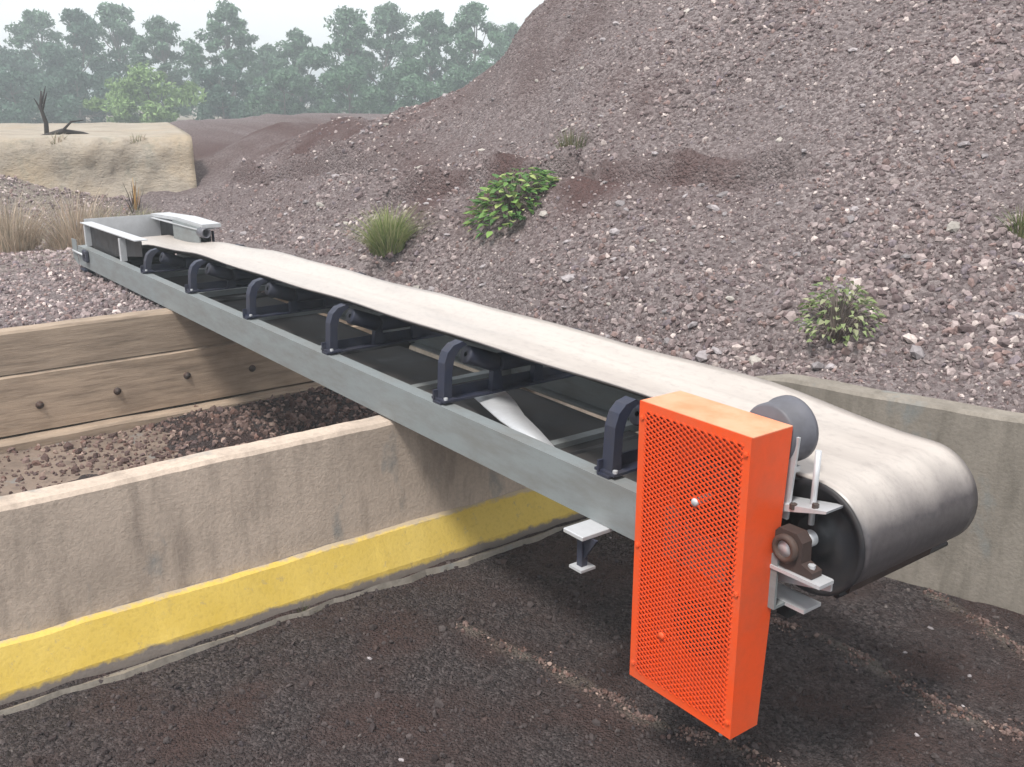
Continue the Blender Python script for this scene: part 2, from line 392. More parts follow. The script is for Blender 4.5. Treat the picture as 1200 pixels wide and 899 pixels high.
def hill_z(U, V, rough=True):
    U = np.asarray(U, float); V = np.asarray(V, float); sh = U.shape; U = U.ravel(); V = V.ravel()
    z = np.zeros(len(U))
    for i in range(0, len(U), 20000):
        u, v = U[i:i+20000], V[i:i+20000]
        d2 = (u[:, None]-S[None, :, 0])**2+(v[:, None]-S[None, :, 1])**2
        z[i:i+20000] = tps(d2)@coef[:nS]+coef[nS]+coef[nS+1]*u+coef[nS+2]*v
    dist = np.hypot(U+6, V-4); w = np.clip((dist-13)/9, 0, 1); w = w*w*(3-2*w)
    z = z*(1-w)+.37*w
    z = np.clip(z, .30, 6)
    vp = V-1.75-np.maximum(0, U+1.55)*.30
    z -= np.where((U > -5.25) & (vp < .4), np.clip((-1.2-U)/.6, 0, 1)*.16*np.clip(1-vp/.4, 0, 1), 0)
    for pl in LEDGES:
        dd, s = seg_dist(U, V, pl)
        z += np.where(dd < .6, (.13+.05*np.sin(U*7))*np.exp(-((s-.035)/.075)**2)-.13*np.exp(-((s+.085)/.065)**2), 0)
    if rough:
        k = np.clip((z-.38)/.25, .25, 1)*np.clip(1-(dist-10)/25, .1, 1)
        nz = np.array([.10*fbm(a*.8, b*.8, .3)+.035*fbm(a*1.5-b*.9, (a*.9+b*1.5)*.25, 8.8, 3)+.028*fbm(a*4.5, b*4.5, 5.3, 4) if q < 40 else 0 for a, b, q in zip(U, V, dist)])
        z += k*nz
    return z.reshape(sh)
def wall_y(u): return 1.75+max(0, u+1.55)*.30
wall_yv = np.vectorize(wall_y)
def hill_tint(V):
    t = np.zeros((len(V), 4)); t[:, 3] = 1
    for (u, v, r, a) in ((-4.9, 2.7, .55, .75), (-5.6, 2.62, .5, .7), (-3.9, 2.75, .5, .8), (-3.1, 3.05, .45, .6), (-6.4, 3.1, .6, .5), (-9.5, 4.5, 2.6, .85), (-12.5, 4.6, 2.6, .85), (-16, 5.6, 3, .8), (-5.9, 4.3, .7, .4), (-7.8, 4.3, .8, .5), (-4.5, 3.7, .4, .5)):
        t[:, 0] = np.maximum(t[:, 0], a*np.exp(-((V[:, 0]-u)**2+((V[:, 1]-v)*1.25)**2)/r**2))
    n = np.array([fbm(a*2.1, b*2.1, 7.7) for a, b in zip(V[:, 0], V[:, 1])])
    t[:, 0] = np.clip(t[:, 0]*(1+1.2*n), 0, 1)
    far = np.clip((-V[:, 0]-13)/5, 0, 1)*np.clip((4.2-V[:, 1])/1.5, 0, 1)
    left = np.clip((-V[:, 0]-7.5)/2.0, 0, 1)*np.clip((1.6-V[:, 1])/1.0, 0, 1)
    t[:, 1] = np.clip(np.maximum(far, left*.8)+np.clip((np.hypot(V[:, 0]+6, V[:, 1]-4)-20)/8, 0, 1), 0, 1)*(.8+.6*n)
    t = np.clip(t, 0, 1); return t
us2 = axis(-10.6, 1.6, .05, -420, 14); vs2 = np.concatenate([axis(-1.6, 0, .06, -260, 0)[:-1], axis(0, 5.6, .045, 0, 420)])
us2 = np.sort(np.append(us2[np.abs(us2+5.2) > .02], -5.2)); vs2 = np.unique(np.round(vs2, 4))
def keep(u0, u1, v0, v1):
    return ((u1 <= -5.199)[:, None] & np.ones(len(v0), bool)[None, :]) | ((v0 >= -1e-6)[None, :] & np.ones(len(u0), bool)[:, None])
hm, HV = grid_mesh('gravel_hill', us2, vs2, hill_z, M['hill'], keep, wall_y, hill_tint)
hill = tag(link('gravel_hill', hm), 'heap of grey crushed rock rising behind the retaining wall', 'hill', kind='structure')

# ------------------------------------------------------------------ stones
def ico():
    t = (1+5**.5)/2
    v = np.array([(-1, t, 0), (1, t, 0), (-1, -t, 0), (1, -t, 0), (0, -1, t), (0, 1, t), (0, -1, -t), (0, 1, -t), (t, 0, -1), (t, 0, 1), (-t, 0, -1), (-t, 0, 1)], float)
    v /= np.linalg.norm(v[0])
    f = np.array([(0,11,5), (0,5,1), (0,1,7), (0,7,10), (0,10,11), (1,5,9), (5,11,4), (11,10,2), (10,7,6), (7,1,8), (3,9,4), (3,4,2), (3,2,6), (3,6,8), (3,8,9), (4,9,5), (2,4,11), (6,2,10), (8,6,7), (9,8,1)])
    return v, f
IV, IF = ico()
def rand_rot(n):
    q = rng.normal(size=(n, 4)); q /= np.linalg.norm(q, axis=1)[:, None]; w, x, y, z = q.T
    return np.stack([np.stack([1-2*(y*y+z*z), 2*(x*y-z*w), 2*(x*z+y*w)], -1), np.stack([2*(x*y+z*w), 1-2*(x*x+z*z), 2*(y*z-x*w)], -1), np.stack([2*(x*z-y*w), 2*(y*z+x*w), 1-2*(x*x+y*y)], -1)], 1)
PAL = np.array([(.195, .165, .165), (.25, .215, .215), (.135, .108, .11), (.30, .265, .26), (.22, .165, .155), (.17, .15, .165), (.48, .44, .42)])
PALP = np.array([.20, .19, .23, .15, .10, .06, .07])
def pebble_mesh(name, P, size, shade, pal_p=PALP):
    n = len(P); Rm = rand_rot(n)
    sc = size[:, None]*rng.uniform(.55, 1.25, (n, 3)); sc[:, 2] *= .8
    v = IV[None]*(1+rng.uniform(-.28, .28, (n, 12, 1)))*sc[:, None, :]
    v = np.einsum('nij,nkj->nki', Rm, v)+P[:, None, :]
    f = IF[None]+(np.arange(n)*12)[:, None, None]
    c = PAL[rng.choice(len(PAL), n, p=pal_p)]*rng.uniform(.78, 1.22, (n, 1))*shade*np.array([1.08, 1.0, .98])
    col = np.ones((n, 12, 4)); col[:, :, :3] = c[:, None, :]
    return np_mesh(name, v.reshape(-1, 3), f.reshape(-1, 3), M['pebble'], col.reshape(-1, 4))
# hill stones: denser where the slope is near
N = 230000
cu = rng.uniform(-11, .8, N); cv = wall_yv(cu)+rng.uniform(.03, 6.5, N)
dist = np.hypot(cu-CAM.x, cv-CAM.y)
kp = rng.random(N) < np.clip((5.2/dist)**1.6, 0, 1)*.62
cu, cv = cu[kp], cv[kp]
pz = hill_z(cu, cv, True)
tnt = hill_tint(np.stack([cu, cv, pz], 1))
kp = rng.random(len(cu)) > tnt[:, 0]*.8
cu, cv, pz = cu[kp], cv[kp], pz[kp]
sz = np.clip(rng.lognormal(math.log(.0105), .42, len(cu)), .005, .028)*np.clip(1+.7*np.array([fbm(a*.7, b*.7, 11.3, 3) for a, b in zip(cu, cv)]), .55, 1.35)
o = link('loose_gravel', pebble_mesh('loose_gravel', np.stack([cu, cv, pz+sz*.15], 1), sz, 1.0), hill); o['kind'] = 'stuff'
# far bin fill and its stones
n = 15000
fu = rng.uniform(-12.4, -5.25, n); fv = rng.uniform(-1.9, 1.7, n); fz = hill_z(fu, fv); sz = np.clip(rng.lognormal(math.log(.014), .4, n), .006, .034)
o = link('loose_gravel', pebble_mesh('loose_gravel', np.stack([fu, fv, fz+sz*.1], 1), sz, 1.2), hill); o['kind'] = 'stuff'
# yard pebbles
N = 60000
gu = rng.uniform(-2.05, 1.3, N); gv = rng.uniform(-2.2, 2.6, N); d = np.hypot(gu-CAM.x, gv-CAM.y)
kp = (rng.random(N) < np.clip((1.9/d)**1.2, 0, 1)*.5) & (gv < wall_yv(gu)-.15); gu, gv = gu[kp], gv[kp]
gz = np.array([ground_z(a, b) for a, b in zip(gu, gv)]); sz = np.clip(rng.lognormal(math.log(.0062), .45, len(gu)), .0035, .02)
o = link('loose_gravel', pebble_mesh('loose_gravel', np.stack([gu, gv, gz+sz*.2], 1), sz, .28, np.array([.3, .2, .28, .06, .1, .05, .01])), ground); o['kind'] = 'stuff'
# gravel lying on the bin floor
n = 9000
bu = rng.uniform(-5.1, -2.3, n); bv = rng.uniform(-1.9, 1.6, n); kp = bv > rng.normal(-.9, .6, n); bu, bv = bu[kp], bv[kp]; n = len(bu); bz = np.maximum(-.312, np.array([ground_z(a, b) for a, b in zip(bu, bv)])); sz = np.clip(rng.lognormal(math.log(.013), .45, n), .005, .034)
o = link('loose_gravel', pebble_mesh('loose_gravel', np.stack([bu, bv, bz+sz*.2], 1), sz, np.array([.66, .56, .50])), ground); o['kind'] = 'stuff'
# single stones one can pick out
def stone_shape(i):
    import bmesh
    bm = bmesh.new(); bmesh.ops.create_icosphere(bm, subdivisions=1, radius=1)
    for v in bm.verts: v.co *= 1+.34*noise.noise(v.co*1.3+Vector((i*3.1, 0, 0))); v.co.z *= .62; v.co.x *= 1.15
    me = bpy.data.meshes.new('stone'); bm.to_mesh(me); bm.free(); return me
SH = [stone_shape(i) for i in range(6)]; SHP = [s.copy() for s in SH]
for s in SH: s.materials.append(M['stone'])
for s in SHP: s.materials.append(M['pale'])
def stone(parent, p, s, pale=False):
    o = link('stone', random.choice(SHP if pale else SH), parent, p)
    o.scale = (s*random.uniform(.8, 1.3), s*random.uniform(.75, 1.1), s*random.uniform(.75, 1.15))
    o.rotation_euler = (random.uniform(-.5, .5), random.uniform(-.5, .5), random.uniform(0, 6.28))
    return o
k = 0
while k < 230:
    u = random.uniform(-8.5, .4); v = wall_y(u)+abs(random.gauss(0, 1.9))+.06
    if v > 6.2: continue
    z = float(hill_z(np.array([u]), np.array([v]))[0]); s = min(.046, .018+random.expovariate(1/.009))
    stone(hill, (u, v, z+s*.2), s, random.random() < .16); k += 1
# thin windrows of pale grit left on the yard
gp = []
for pl in RIDGES:
    for (p, q) in zip(pl[:-1], pl[1:]):
        for i in range(int(1500*math.hypot(q[0]-p[0], q[1]-p[1]))):
            t = random.random(); sgm = .014+.03*(random.random() < .35)
            if fbm((p[0]+(q[0]-p[0])*t)*7, (p[1]+(q[1]-p[1])*t)*7, 4.4, 3) < random.uniform(-.35, .5): continue
            gp.append((p[0]+(q[0]-p[0])*t+random.gauss(0, sgm), p[1]+(q[1]-p[1])*t+random.gauss(0, sgm)))
gp = np.array([(a, b, ground_z(a, b)) for a, b in gp]); sz = np.clip(rng.lognormal(math.log(.0042), .45, len(gp)), .002, .013); gp[:, 2] += sz*.3
o = link('grit_windrow', pebble_mesh('grit_windrow', gp, sz, np.array([.60, .51, .46]), np.array([.15, .2, .1, .25, .2, .0, .1])), ground); o['kind'] = 'stuff'
for i in range(16):
    u = random.uniform(-1.8, .7); v = random.uniform(-.9, 1.7); s = random.uniform(.006, .012); stone(ground, (u, v, ground_z(u, v)+s*.2), s, False)

# ------------------------------------------------------------------ divider walls of the bins
WX = -2.15
w = tag(empty('divider_wall', (WX, -1, ZG)), 'weathered pale concrete bin divider wall with yellow kerb along its foot', 'wall')
def wallpart(name, mb, mat, par, off): return mb.build(name, mat, par, off)
off = (WX, -1, ZG)
# panel with a slightly wavy worn top
def worn_panel(x0, x1, y0, y1, z0, z1, amp, seed, ny=90):
    mb = MB(); vs = []; prof = [(x1, z0), (x1, z1-.016), (x1-.014, z1), (x0+.014, z1), (x0, z1-.016), (x0, z0)]
    for i in range(ny+1):
        y = y0+(y1-y0)*i/ny; dz = amp*fbm(y*1.1, seed, 0)+amp*.35*fbm(y*7, seed, 2); dx = amp*.5*fbm(y*1.7, seed, 4)
        for (x, z) in prof: vs.append((x+dx, y, z+(dz if z > z0 else 0)))
    n = len(prof); fs = []
    for i in range(ny):
        for k in range(n-1): fs.append((i*n+k, (i+1)*n+k, (i+1)*n+k+1, i*n+k+1))
    fs += [tuple(range(n)), tuple(ny*n+k for k in reversed(range(n)))]
    return mb.add(vs, fs)
wallpart('panel', worn_panel(WX-.13, WX, -4.5, 1.62, ZG-.1, .432, .011, 1.0, 150), M['conc'], w, off)
# kerb: sloping toe, painted yellow
mb = MB(); vs = []; ny = 140
for i in range(ny+1):
    y = -4.5+6.1*i/ny; a = .006*fbm(y*2, 1.5, 0)+.004*fbm(y*9, .5, 0); b = .010*fbm(y*3, 7.5, 0)
    vs += [(WX+.002, y, -.085+b), (WX+.028, y, -.098+b), (WX+.082+a, y, ZG+.045+a), (WX+.088+a, y, ZG-.06)]
fs = [(i*4+k, (i+1)*4+k, (i+1)*4+k+1, i*4+k+1) for i in range(ny) for k in range(3)]+[(0, 1, 2, 3), tuple(ny*4+k for k in (3, 2, 1, 0))]
o = wallpart('kerb', mb.add(vs, fs), M['yellow'], w, off); o['label'] = 'kerb in worn yellow paint with grey scraped patches'
mb = MB(); vs = []
for i in range(ny+1):
    y = -4.5+6.1*i/ny; a = -.012+.03*fbm(y*1.6, 4.5, 0)+.014*fbm(y*8, 3.5, 0)
    vs += [(WX+.094, y, ZG-.012), (WX+.165+a, y, ZG+.02+.006*fbm(y*5, 2, 1)), (WX+.178+a, y, ZG-.05)]
fs = [(i*3+k, (i+1)*3+k, (i+1)*3+k+1, i*3+k+1) for i in range(ny) for k in range(2)]
wallpart('footing', mb.add(vs, fs), M['conc2'], w, off)

FX = -5.13
w2 = tag(empty('divider_wall', (FX, -1, ZG)), 'brown timber divider wall of stacked sleepers under the conveyor tail', 'wall')
off = (FX, -1, ZG)
rows = [(ZG-.15, -.252), (-.235, .155), (.162, .438)]
for r_, (z0, z1) in enumerate(rows):
    cuts = [[-4.6, -1.6, 1.72], [-4.6, -1.9, 1.72], [-4.6, -2.2, .62, 1.72]][r_]
    for a, b in zip(cuts[:-1], cuts[1:]):
        x1 = FX+[.10, 0, -.006][r_]
        wallpart('sleeper', worn_panel(FX-.15, x1, a+.004, b-.004, z0, z1, .007, r_*3+a, 40), M['timber'], w2, off)
for y in (-1.25, -.79, -.30, .18, .66, 1.15):
    m_ = MB().lathe((FX+.001, y, -.05+.02*math.sin(y*9)), (1, 0, 0), [(0, .026), (.006, .026), (.008, .014), (.018, .013), (.02, 0)], 10); wallpart('bolt', m_, M['bolt'], w2, off)

tag(MB().box(-5.025, -2.285, -4.5, 1.60, -.5, -.312).build('bin_floor', M['binslab']), 'brown dusty concrete floor of the bin between the two divider walls', 'floor', kind='structure')
# retaining wall behind the conveyor
w3 = tag(empty('retaining_wall', (-1.5, 1.7, ZG)), 'grey brown concrete retaining wall holding back the gravel hill', 'wall')
cutu = [-5.0, -3.3, -1.58, .2, 2.0, 3.9]
for i, (a, b) in enumerate(zip(cutu[:-1], cutu[1:])):
    n = 24; vs = []
    for j in range(n+1):
        u = a+.005+(b-a-.01)*j/n; y = wall_y(u); t = .565+.012*fbm(u*1.3, 3, 0)+.005*fbm(u*9, 1, 0)-.145*min(1, max(0, (-1.25-u)/.6))-.02*max(0, -u-2)/3
        for (dy, z) in ((-.13, ZG-.1), (-.13, t-.015), (-.115, t), (-.012, t), (0, t-.015), (0, ZG-.1)): vs.append((u+1.5, y+dy+.02-1.7+.004*(i % 2), z-ZG))
    fs = [(j*6+k, j*6+k+1, (j+1)*6+k+1, (j+1)*6+k) for j in range(n) for k in range(5)]+[tuple(range(6)), tuple(n*6+k for k in range(5, -1, -1))]
    MB().add(vs, fs).build('panel', M['conc2'], w3)

# ------------------------------------------------------------------ belt conveyor
CV = tag(empty('belt_conveyor', (-3.4, .55, ZG)), 'long grey belt conveyor with dark blue idler stands and orange drive guard', 'conveyor')
CO = (-3.4, .55, ZG)
def part(name, mb, mat, parent=None):
    return mb.build(name, mat, parent or CV, CO)
YN, YF = .12, .985      # outer faces of the two side beams
Z0, Z1 = .445, .615     # beam bottom and top
HU, HZ, HR = .04, .645, .155
TU, TZ, TR = -7.25, .56, .11
for s, y in ((1, YN), (-1, YF)):
    t, fl = .009, .065
    poly = [(y, Z0), (y+s*fl, Z0), (y+s*fl, Z0+t), (y+s*t, Z0+t), (y+s*t, Z1-t), (y+s*fl, Z1-t), (y+s*fl, Z1), (y, Z1)]
    part('side_beam', MB().prism(poly, 'x', -7.55, .02), M['beam'])
for u in (-.35, -1.35, -2.4, -3.4, -4.4, -5.4, -6.4):
    part('cross_member', MB().box(u-.025, u+.025, YN+.010, YF-.010, Z0+.012, Z0+.05), M['beam'])
# slack pale strip hanging across one bay
for (uo, sc_) in ((0, 1.0),):
    cl = [(-2.02, .50, .575), (-1.85, .45, .592), (-1.65, .37, .602), (-1.45, .29, .605), (-1.27, .245, .60), (-1.12, .22, .575)]
    vs = []
    for k, (u, y, z) in enumerate(cl):
        hw = [.07, .065, .06, .045, .032, .02][k]*sc_; vs += [(u+uo-hw*.5, y-hw, z-.010), (u+uo+hw*.5, y+hw, z+.006), (u+uo+hw*.5, y+hw, z), (u+uo-hw*.5, y-hw, z-.016)]
    fs = [(k*4+a, k*4+(a+1) % 4, (k+1)*4+(a+1) % 4, (k+1)*4+a) for k in range(5) for a in range(4)]+[(0, 1, 2, 3), (20, 21, 22, 23)]
    part('loose_strip', MB().add(vs, fs, True), M['galv'])
# troughing idlers
def belt_z(u): return float(np.interp(u, [-7.25, -6.6, -6.0, -5.0, -3.0, -1.5, .04], [.67, .675, .70, .75, .778, .80, .80]))
ED, CZ, BW = .30, .80, .58
YC = .545
IDL = [-.72, -1.76, -2.80, -3.82, -4.80, -5.75]
for u in IDL:
    fr = MB()
    fr.box(u-.03, u+.03, YN+.004, YF-.004, Z1+.003, Z1+.012)                   # base angle: flat
    fr.box(u-.03, u-.021, YN+.004, YF-.004, Z1+.012, Z1+.055)                  # base angle: upright
    idler = part('idler_stand', fr, M['navy'])
    dz = belt_z(u)-.80
    for s, y in ((1, YN+.045), (-1, YF-.045)):
        pm = MB(); hs = 1 if s > 0 else .8
        arc = [(0, Z1+.012), (.002, .70+dz*.5), (.006, .785+dz), (.022, .832+dz), (.050, .860+dz), (.090, .872+dz)]
        if s < 0: arc = [(a, Z1+.012+(z-Z1-.012)*.86) for a, z in arc]
        w0, w1 = [.024, .022, .021, .020, .017, .012], .0
        outer = [(y+s*(a-w*.9), z+w*.35*(k > 1)) for k, ((a, z), w) in enumerate(zip(arc, w0))]; inner = [(y+s*(a+w*.9), z-w*.9*(k > 1)) for k, ((a, z), w) in enumerate(zip(arc, w0))]
        for k in range(5): pm.prism([outer[k], outer[k+1], inner[k+1], inner[k]], 'x', u-.026, u+.026)
        pm.box(u-.05, u+.05, y-.034, y+.034, Z1+.0125, Z1+.022)
        part('post', pm, M['navy'], idler)
        part('bolt', MB().lathe((u+.040, y-s*.02, Z1+.022), (0, 0, 1), [(0, .009), (.010, .009), (.011, 0)], 6, False), M['galv'], idler)
    for y in (YC-.115, YC+.115):
        part('bracket', MB().prism([(y-.03, Z1+.012), (y+.03, Z1+.012), (y+.016, .765+dz), (y-.016, .765+dz)], 'x', u-.016, u+.016), M['navy'], idler)
    part('roller', MB().lathe((u, YC-.10, .75+dz), (0, 1, 0), [(0, .01), (0, .038), (.003, .04), (.197, .04), (.2, .038), (.2, .01)], 18), M['navy'], idler)
    for s in (1, -1):
        p0 = Vector((u, YC-s*.115, .752+dz)); p1 = Vector((u, YC-s*.27, (.812 if s > 0 else .788)+dz)); ax = (p1-p0); L = ax.length
        part('roller', MB().lathe(p0, ax, [(0, .01), (0, .036), (.004, .04), (L-.004, .04), (L, .036), (L, .01)], 18), M['navy'], idler)
for u in (-1.25, -3.3, -5.2):
    part('return_roller', MB().lathe((u, YN+.03, .455-.005), (0, 1, 0), [(0, .008), (.05, .008), (.05, .028), (.75, .028), (.75, .008), (.8, .008)], 16), M['black'])
# belt
def trough(u):
    a = min(1, max(0, (.0-u)/.62)); b = min(1, max(0, (u+6.85)/1.0)); t = min(a, b); return t*t*(3-2*t)
path = []        # (u, z, trough, normal direction)
NP = 70
for i in range(NP+1):
    u = TU+(HU-TU)*i/NP; z = belt_z(u)
    path.append((u, z+.003*math.sin(u*6.1)*trough(u), trough(u)))
for i in range(1, 24): a = math.pi/2-math.pi*i/24; path.append((HU+HR*math.cos(a), HZ+HR*math.sin(a), 0))
for i in range(31):
    t = i/30; u = HU+(TU-HU)*t; z0_, z1_ = HZ-HR, TZ-TR
    z = z0_+(z1_-z0_)*t-.012*abs(math.sin(t*math.pi*3.5)); path.append((u, z, 0))
for i in range(1, 14): a = -math.pi/2-math.pi*i/14; path.append((TU+TR*math.cos(a), TZ+TR*math.sin(a), 0))
NB = 18; vs = []
for k, (u, z, t) in enumerate(path):
    for j in range(NB+1):
        y = -BW/2+BW*j/NB; e = max(0, abs(y)-.095)
        bend = e*math.tan(R(23 if y < 0 else 14))*t*(min(1, e/.03)*.5+.5)
        vs.append((u, YC+y*(1-.03*t)+.006*math.sin(u*.9), z+bend+.003*t*math.sin(u*3+y*9)))
n = NB+1; L = len(path)
fs = [(k*n+j, ((k+1) % L)*n+j, ((k+1) % L)*n+j+1, k*n+j+1) for k in range(L) for j in range(NB)]
mb = MB().add(vs, fs, True); belt = part('belt', mb, M['belt']); belt.data.materials.append(M['rubber'])
sm = belt.modifiers.new('thickness', 'SOLIDIFY'); sm.thickness = .011; sm.offset = 1; sm.material_offset = 1; sm.material_offset_rim = 0
# drums
dr = part('head_drum', MB().lathe((HU, YC-.285, HZ), (0, 1, 0), [(0, HR-.012), (0, HR-.002), (.57, HR-.002), (.57, HR-.012)], 40), M['black'])
for y, s, rr in ((YC-.300, -1, HR+.016), (YC+.283, 1, HR-.004)):
    part('end_disc', MB().lathe((HU, y, HZ), (0, s, 0), [(0, rr), (.006, rr), (.006, rr-.016), (-.012, rr-.024), (-.012, .062), (.006, .058), (.006, 0)], 40), M['black'], dr)
part('shaft', MB().lathe((HU, YN-.0, HZ), (0, 1, 0), [(0, 0), (0, .024), (.9, .024), (.9, 0)], 20), M['galv'], dr)
td = part('tail_drum', MB().lathe((TU, YC-.285, TZ), (0, 1, 0), [(0, .0), (0, TR-.003), (.57, TR-.003), (.57, 0)], 30), M['black'])
part('shaft', MB().lathe((TU, YN-.03, TZ), (0, 1, 0), [(0, 0), (0, .02), (.93, .02), (.93, 0)], 16), M['galv'], td)
# head bearings on bracket plates
for s, y in ((1, YN+.03), (-1, YF-.03)):
    bh = part('bearing_housing', MB().prism([(HU-.09, HZ-.062), (HU+.09, HZ-.062), (HU+.09, HZ-.044), (HU+.052, HZ-.03), (HU+.05, HZ+.03), (HU+.03, HZ+.052), (HU-.03, HZ+.052), (HU-.05, HZ+.03), (HU-.052, HZ-.03), (HU-.09, HZ-.044)], 'y', y-.022, y+.022), M['rust'])
    part('cap', MB().lathe((HU, y-.023, HZ), (0, -1, 0), [(0, .042), (.010, .042), (.016, .036), (.016, .026), (.006, .024), (.004, 0)], 24), M['bolt'], bh)
    for du in (-.072, .072): part('bolt', MB().lathe((HU+du, y, HZ-.044), (0, 0, 1), [(0, .011), (.014, .011), (.015, 0)], 6, False), M['galv'], bh)
    hp = part('head_plate', MB().prism([(-.30, Z0-.005), (HU+(.12 if s > 0 else .03), HZ-.10), (HU+(.12 if s > 0 else .03), HZ-.064), (-.12, HZ-.064), (-.30, Z1+.04)], 'y', y+s*.026, y+s*.034), M['galv'])
    if s > 0: part('flange', MB().box(HU-.115, HU+.125, y-.034, y+.03, HZ-.074, HZ-.0635), M['galv'], hp)
# white bracket plate, take-up rod over the bearing
br = part('bracket_plate', MB().prism([(-.04, .720), (.13, .768), (.132, .776), (-.04, .745)], 'y', YN+.045, YN+.125), M['galv'])
part('web', MB().prism([(-.03, .70), (-.005, .70), (.012, .95), (-.01, .95)], 'y', YN+.06, YN+.069), M['galv'], br)
part('bolt', MB().lathe((.02, YN+.05, .745), (.0, 0, 1), [(0, .011), (.016, .011), (.017, 0)], 6, False), M['bolt'], br)
part('bolt', MB().lathe((.085, YN+.06, .764), (.0, 0, 1), [(0, .010), (.016, .010), (.017, 0)], 6, False), M['bolt'], br)
part('take_up_rod', MB().tube([(.055, YN+.09, .70), (.058, YN+.09, .92)], .009, 10), M['galv'])
# motor on top of the drive side
MU, MZ = -.085, .935
mo = part('motor', MB().lathe((MU, .172, MZ), (0, 1, 0), [(0, 0), (0, .083), (.006, .090), (.075, .090), (.080, .097), (.098, .097), (.104, .090), (.118, .078), (.122, .03), (.122, 0)], 36), M['motor'])
part('foot', MB().box(MU-.10, MU+.06, .185, .25, .825, .842), M['galv'], mo)
# drive guard
G0, G1, GZ0, GZ1, GD = -.425, -.002, .055, .985, .128
GDT, GDB = .168, .116
shell = MB()
def gdep(z): return GDB+(GDT-GDB)*(z-GZ0)/(GZ1-GZ0)
def gsheet(x0, x1): shell.prism([(.001, GZ0), (gdep(GZ0)-.0032, GZ0), (gdep(GZ1)-.0032, GZ1-.0032), (.001, GZ1-.0032)], 'x', x0, x1)
gsheet(G0, G0+.003); gsheet(G1-.003, G1)
shell.prism([(gdep(GZ0)-.003, GZ0), (gdep(GZ0), GZ0), (gdep(GZ1), GZ1-.0032), (gdep(GZ1)-.003, GZ1-.0032)], 'x', G0, G1)
shell.box(G0+.0032, G1-.0032, .001, gdep(GZ0)-.0034, GZ0, GZ0+.003)
gd = part('drive_guard', shell, M['orange']); gd['label'] = 'tall bright orange sheet metal guard with expanded mesh front'
o = part('top_cover', MB().box(G0, G1, .001, GDT, GZ1-.003, GZ1), M['orangeglare'], gd); o['label'] = 'pale top of the orange guard with glare painted in'
b = .028
frm = MB()
frm.box(G0, G0+b, -.004, .0008, GZ0, GZ1); frm.box(G1-b, G1, -.004, .0008, GZ0, GZ1)
frm.box(G0+b, G1-b, -.004, .0008, GZ0, GZ0+b); frm.box(G0+b, G1-b, -.004, .0008, GZ1-b, GZ1)
part('front_frame', frm, M['orange'], gd)
# expanded mesh: real strands crossing, clipped to the opening
pm = MB(); xa, xb, za, zb = G0+b-.003, G1-b+.003, GZ0+b-.003, GZ1-b+.003
pitch, sl_ = .0165, .62
def strand(c, sgn, y):
    pts = []       # z = c + sgn*sl*(x-xa)
    for x in (xa, xb): pts.append((x, c+sgn*sl_*(x-xa)))
    (x0, z0), (x1, z1) = pts
    def clip(x0, z0, x1, z1):
        t0, t1 = 0., 1.
        for lo, hi, s_, d_ in ((za, zb, z0, z1-z0),):
            a_, b_ = (lo-s_)/d_, (hi-s_)/d_
            if a_ > b_: a_, b_ = b_, a_
            t0, t1 = max(t0, a_), min(t1, b_)
        return (t0, t1) if t1-t0 > .01 else None
    c_ = clip(x0, z0, x1, z1)
    if not c_: return
    A_ = (x0+(x1-x0)*c_[0], z0+(z1-z0)*c_[0]); B_ = (x0+(x1-x0)*c_[1], z0+(z1-z0)*c_[1])
    dx, dz = B_[0]-A_[0], B_[1]-A_[1]; Ln = math.hypot(dx, dz); nx, nz = -dz/Ln*.0023, dx/Ln*.0023
    q = [(A_[0]+nx, A_[1]+nz), (A_[0]-nx, A_[1]-nz), (B_[0]-nx, B_[1]-nz), (B_[0]+nx, B_[1]+nz)]
    pm.prism(q, 'y', y, y+.0025)
span = (xb-xa)*sl_
c = za-span
while c < zb+span:
    strand(c, 1, -.0042); strand(c, -1, -.0066); c += pitch
mp = part('mesh_panel', pm, M['orange2'], gd)
for (x, z) in ((G0+.014, GZ0+.05), (G0+.014, .52), (G0+.014, GZ1-.05), (G1-.014, GZ0+.05), (G1-.014, .52), (G1-.014, GZ1-.05)):
    part('bolt', MB().lathe((x, -.0042, z), (0, -1, 0), [(0, .008), (.005, .008), (.006, 0)], 6, False), M['orange'], gd)
for (x, z, m_) in ((-.29, .26, 'galv'), (-.185, .74, 'galv')):
    part('shaft_end', MB().lathe((x, -.012, z), (0, 1, 0), [(0, 0), (0, .010), (.004, .0125), (.10, .0125)], 16), M['orange' if z < .5 else 'galv'], gd)
# belt drive inside the guard
for (x, z, r_) in ((-.185, .74, .12), (-.21, .30, .085)):
    pu = part('pulley', MB().lathe((x, .045, z), (0, 1, 0), [(0, .03), (0, r_*.82), (0.004, r_), (.018, r_*.9), (.032, r_), (.036, r_*.82), (.036, .03)], 32), M['black'], gd)
mb = MB(); pts = []
for i in range(25): a = math.pi*i/24; pts.append((-.185+.113*math.cos(a), .063, .74+.113*math.sin(a)))
for i in range(25): a = math.pi+math.pi*i/24; pts.append((-.21+.078*math.cos(a), .063, .30+.078*math.sin(a)))
pts.append(pts[0]); part('drive_belt', mb.tube(pts, .008, 6, False), M['black'], gd)
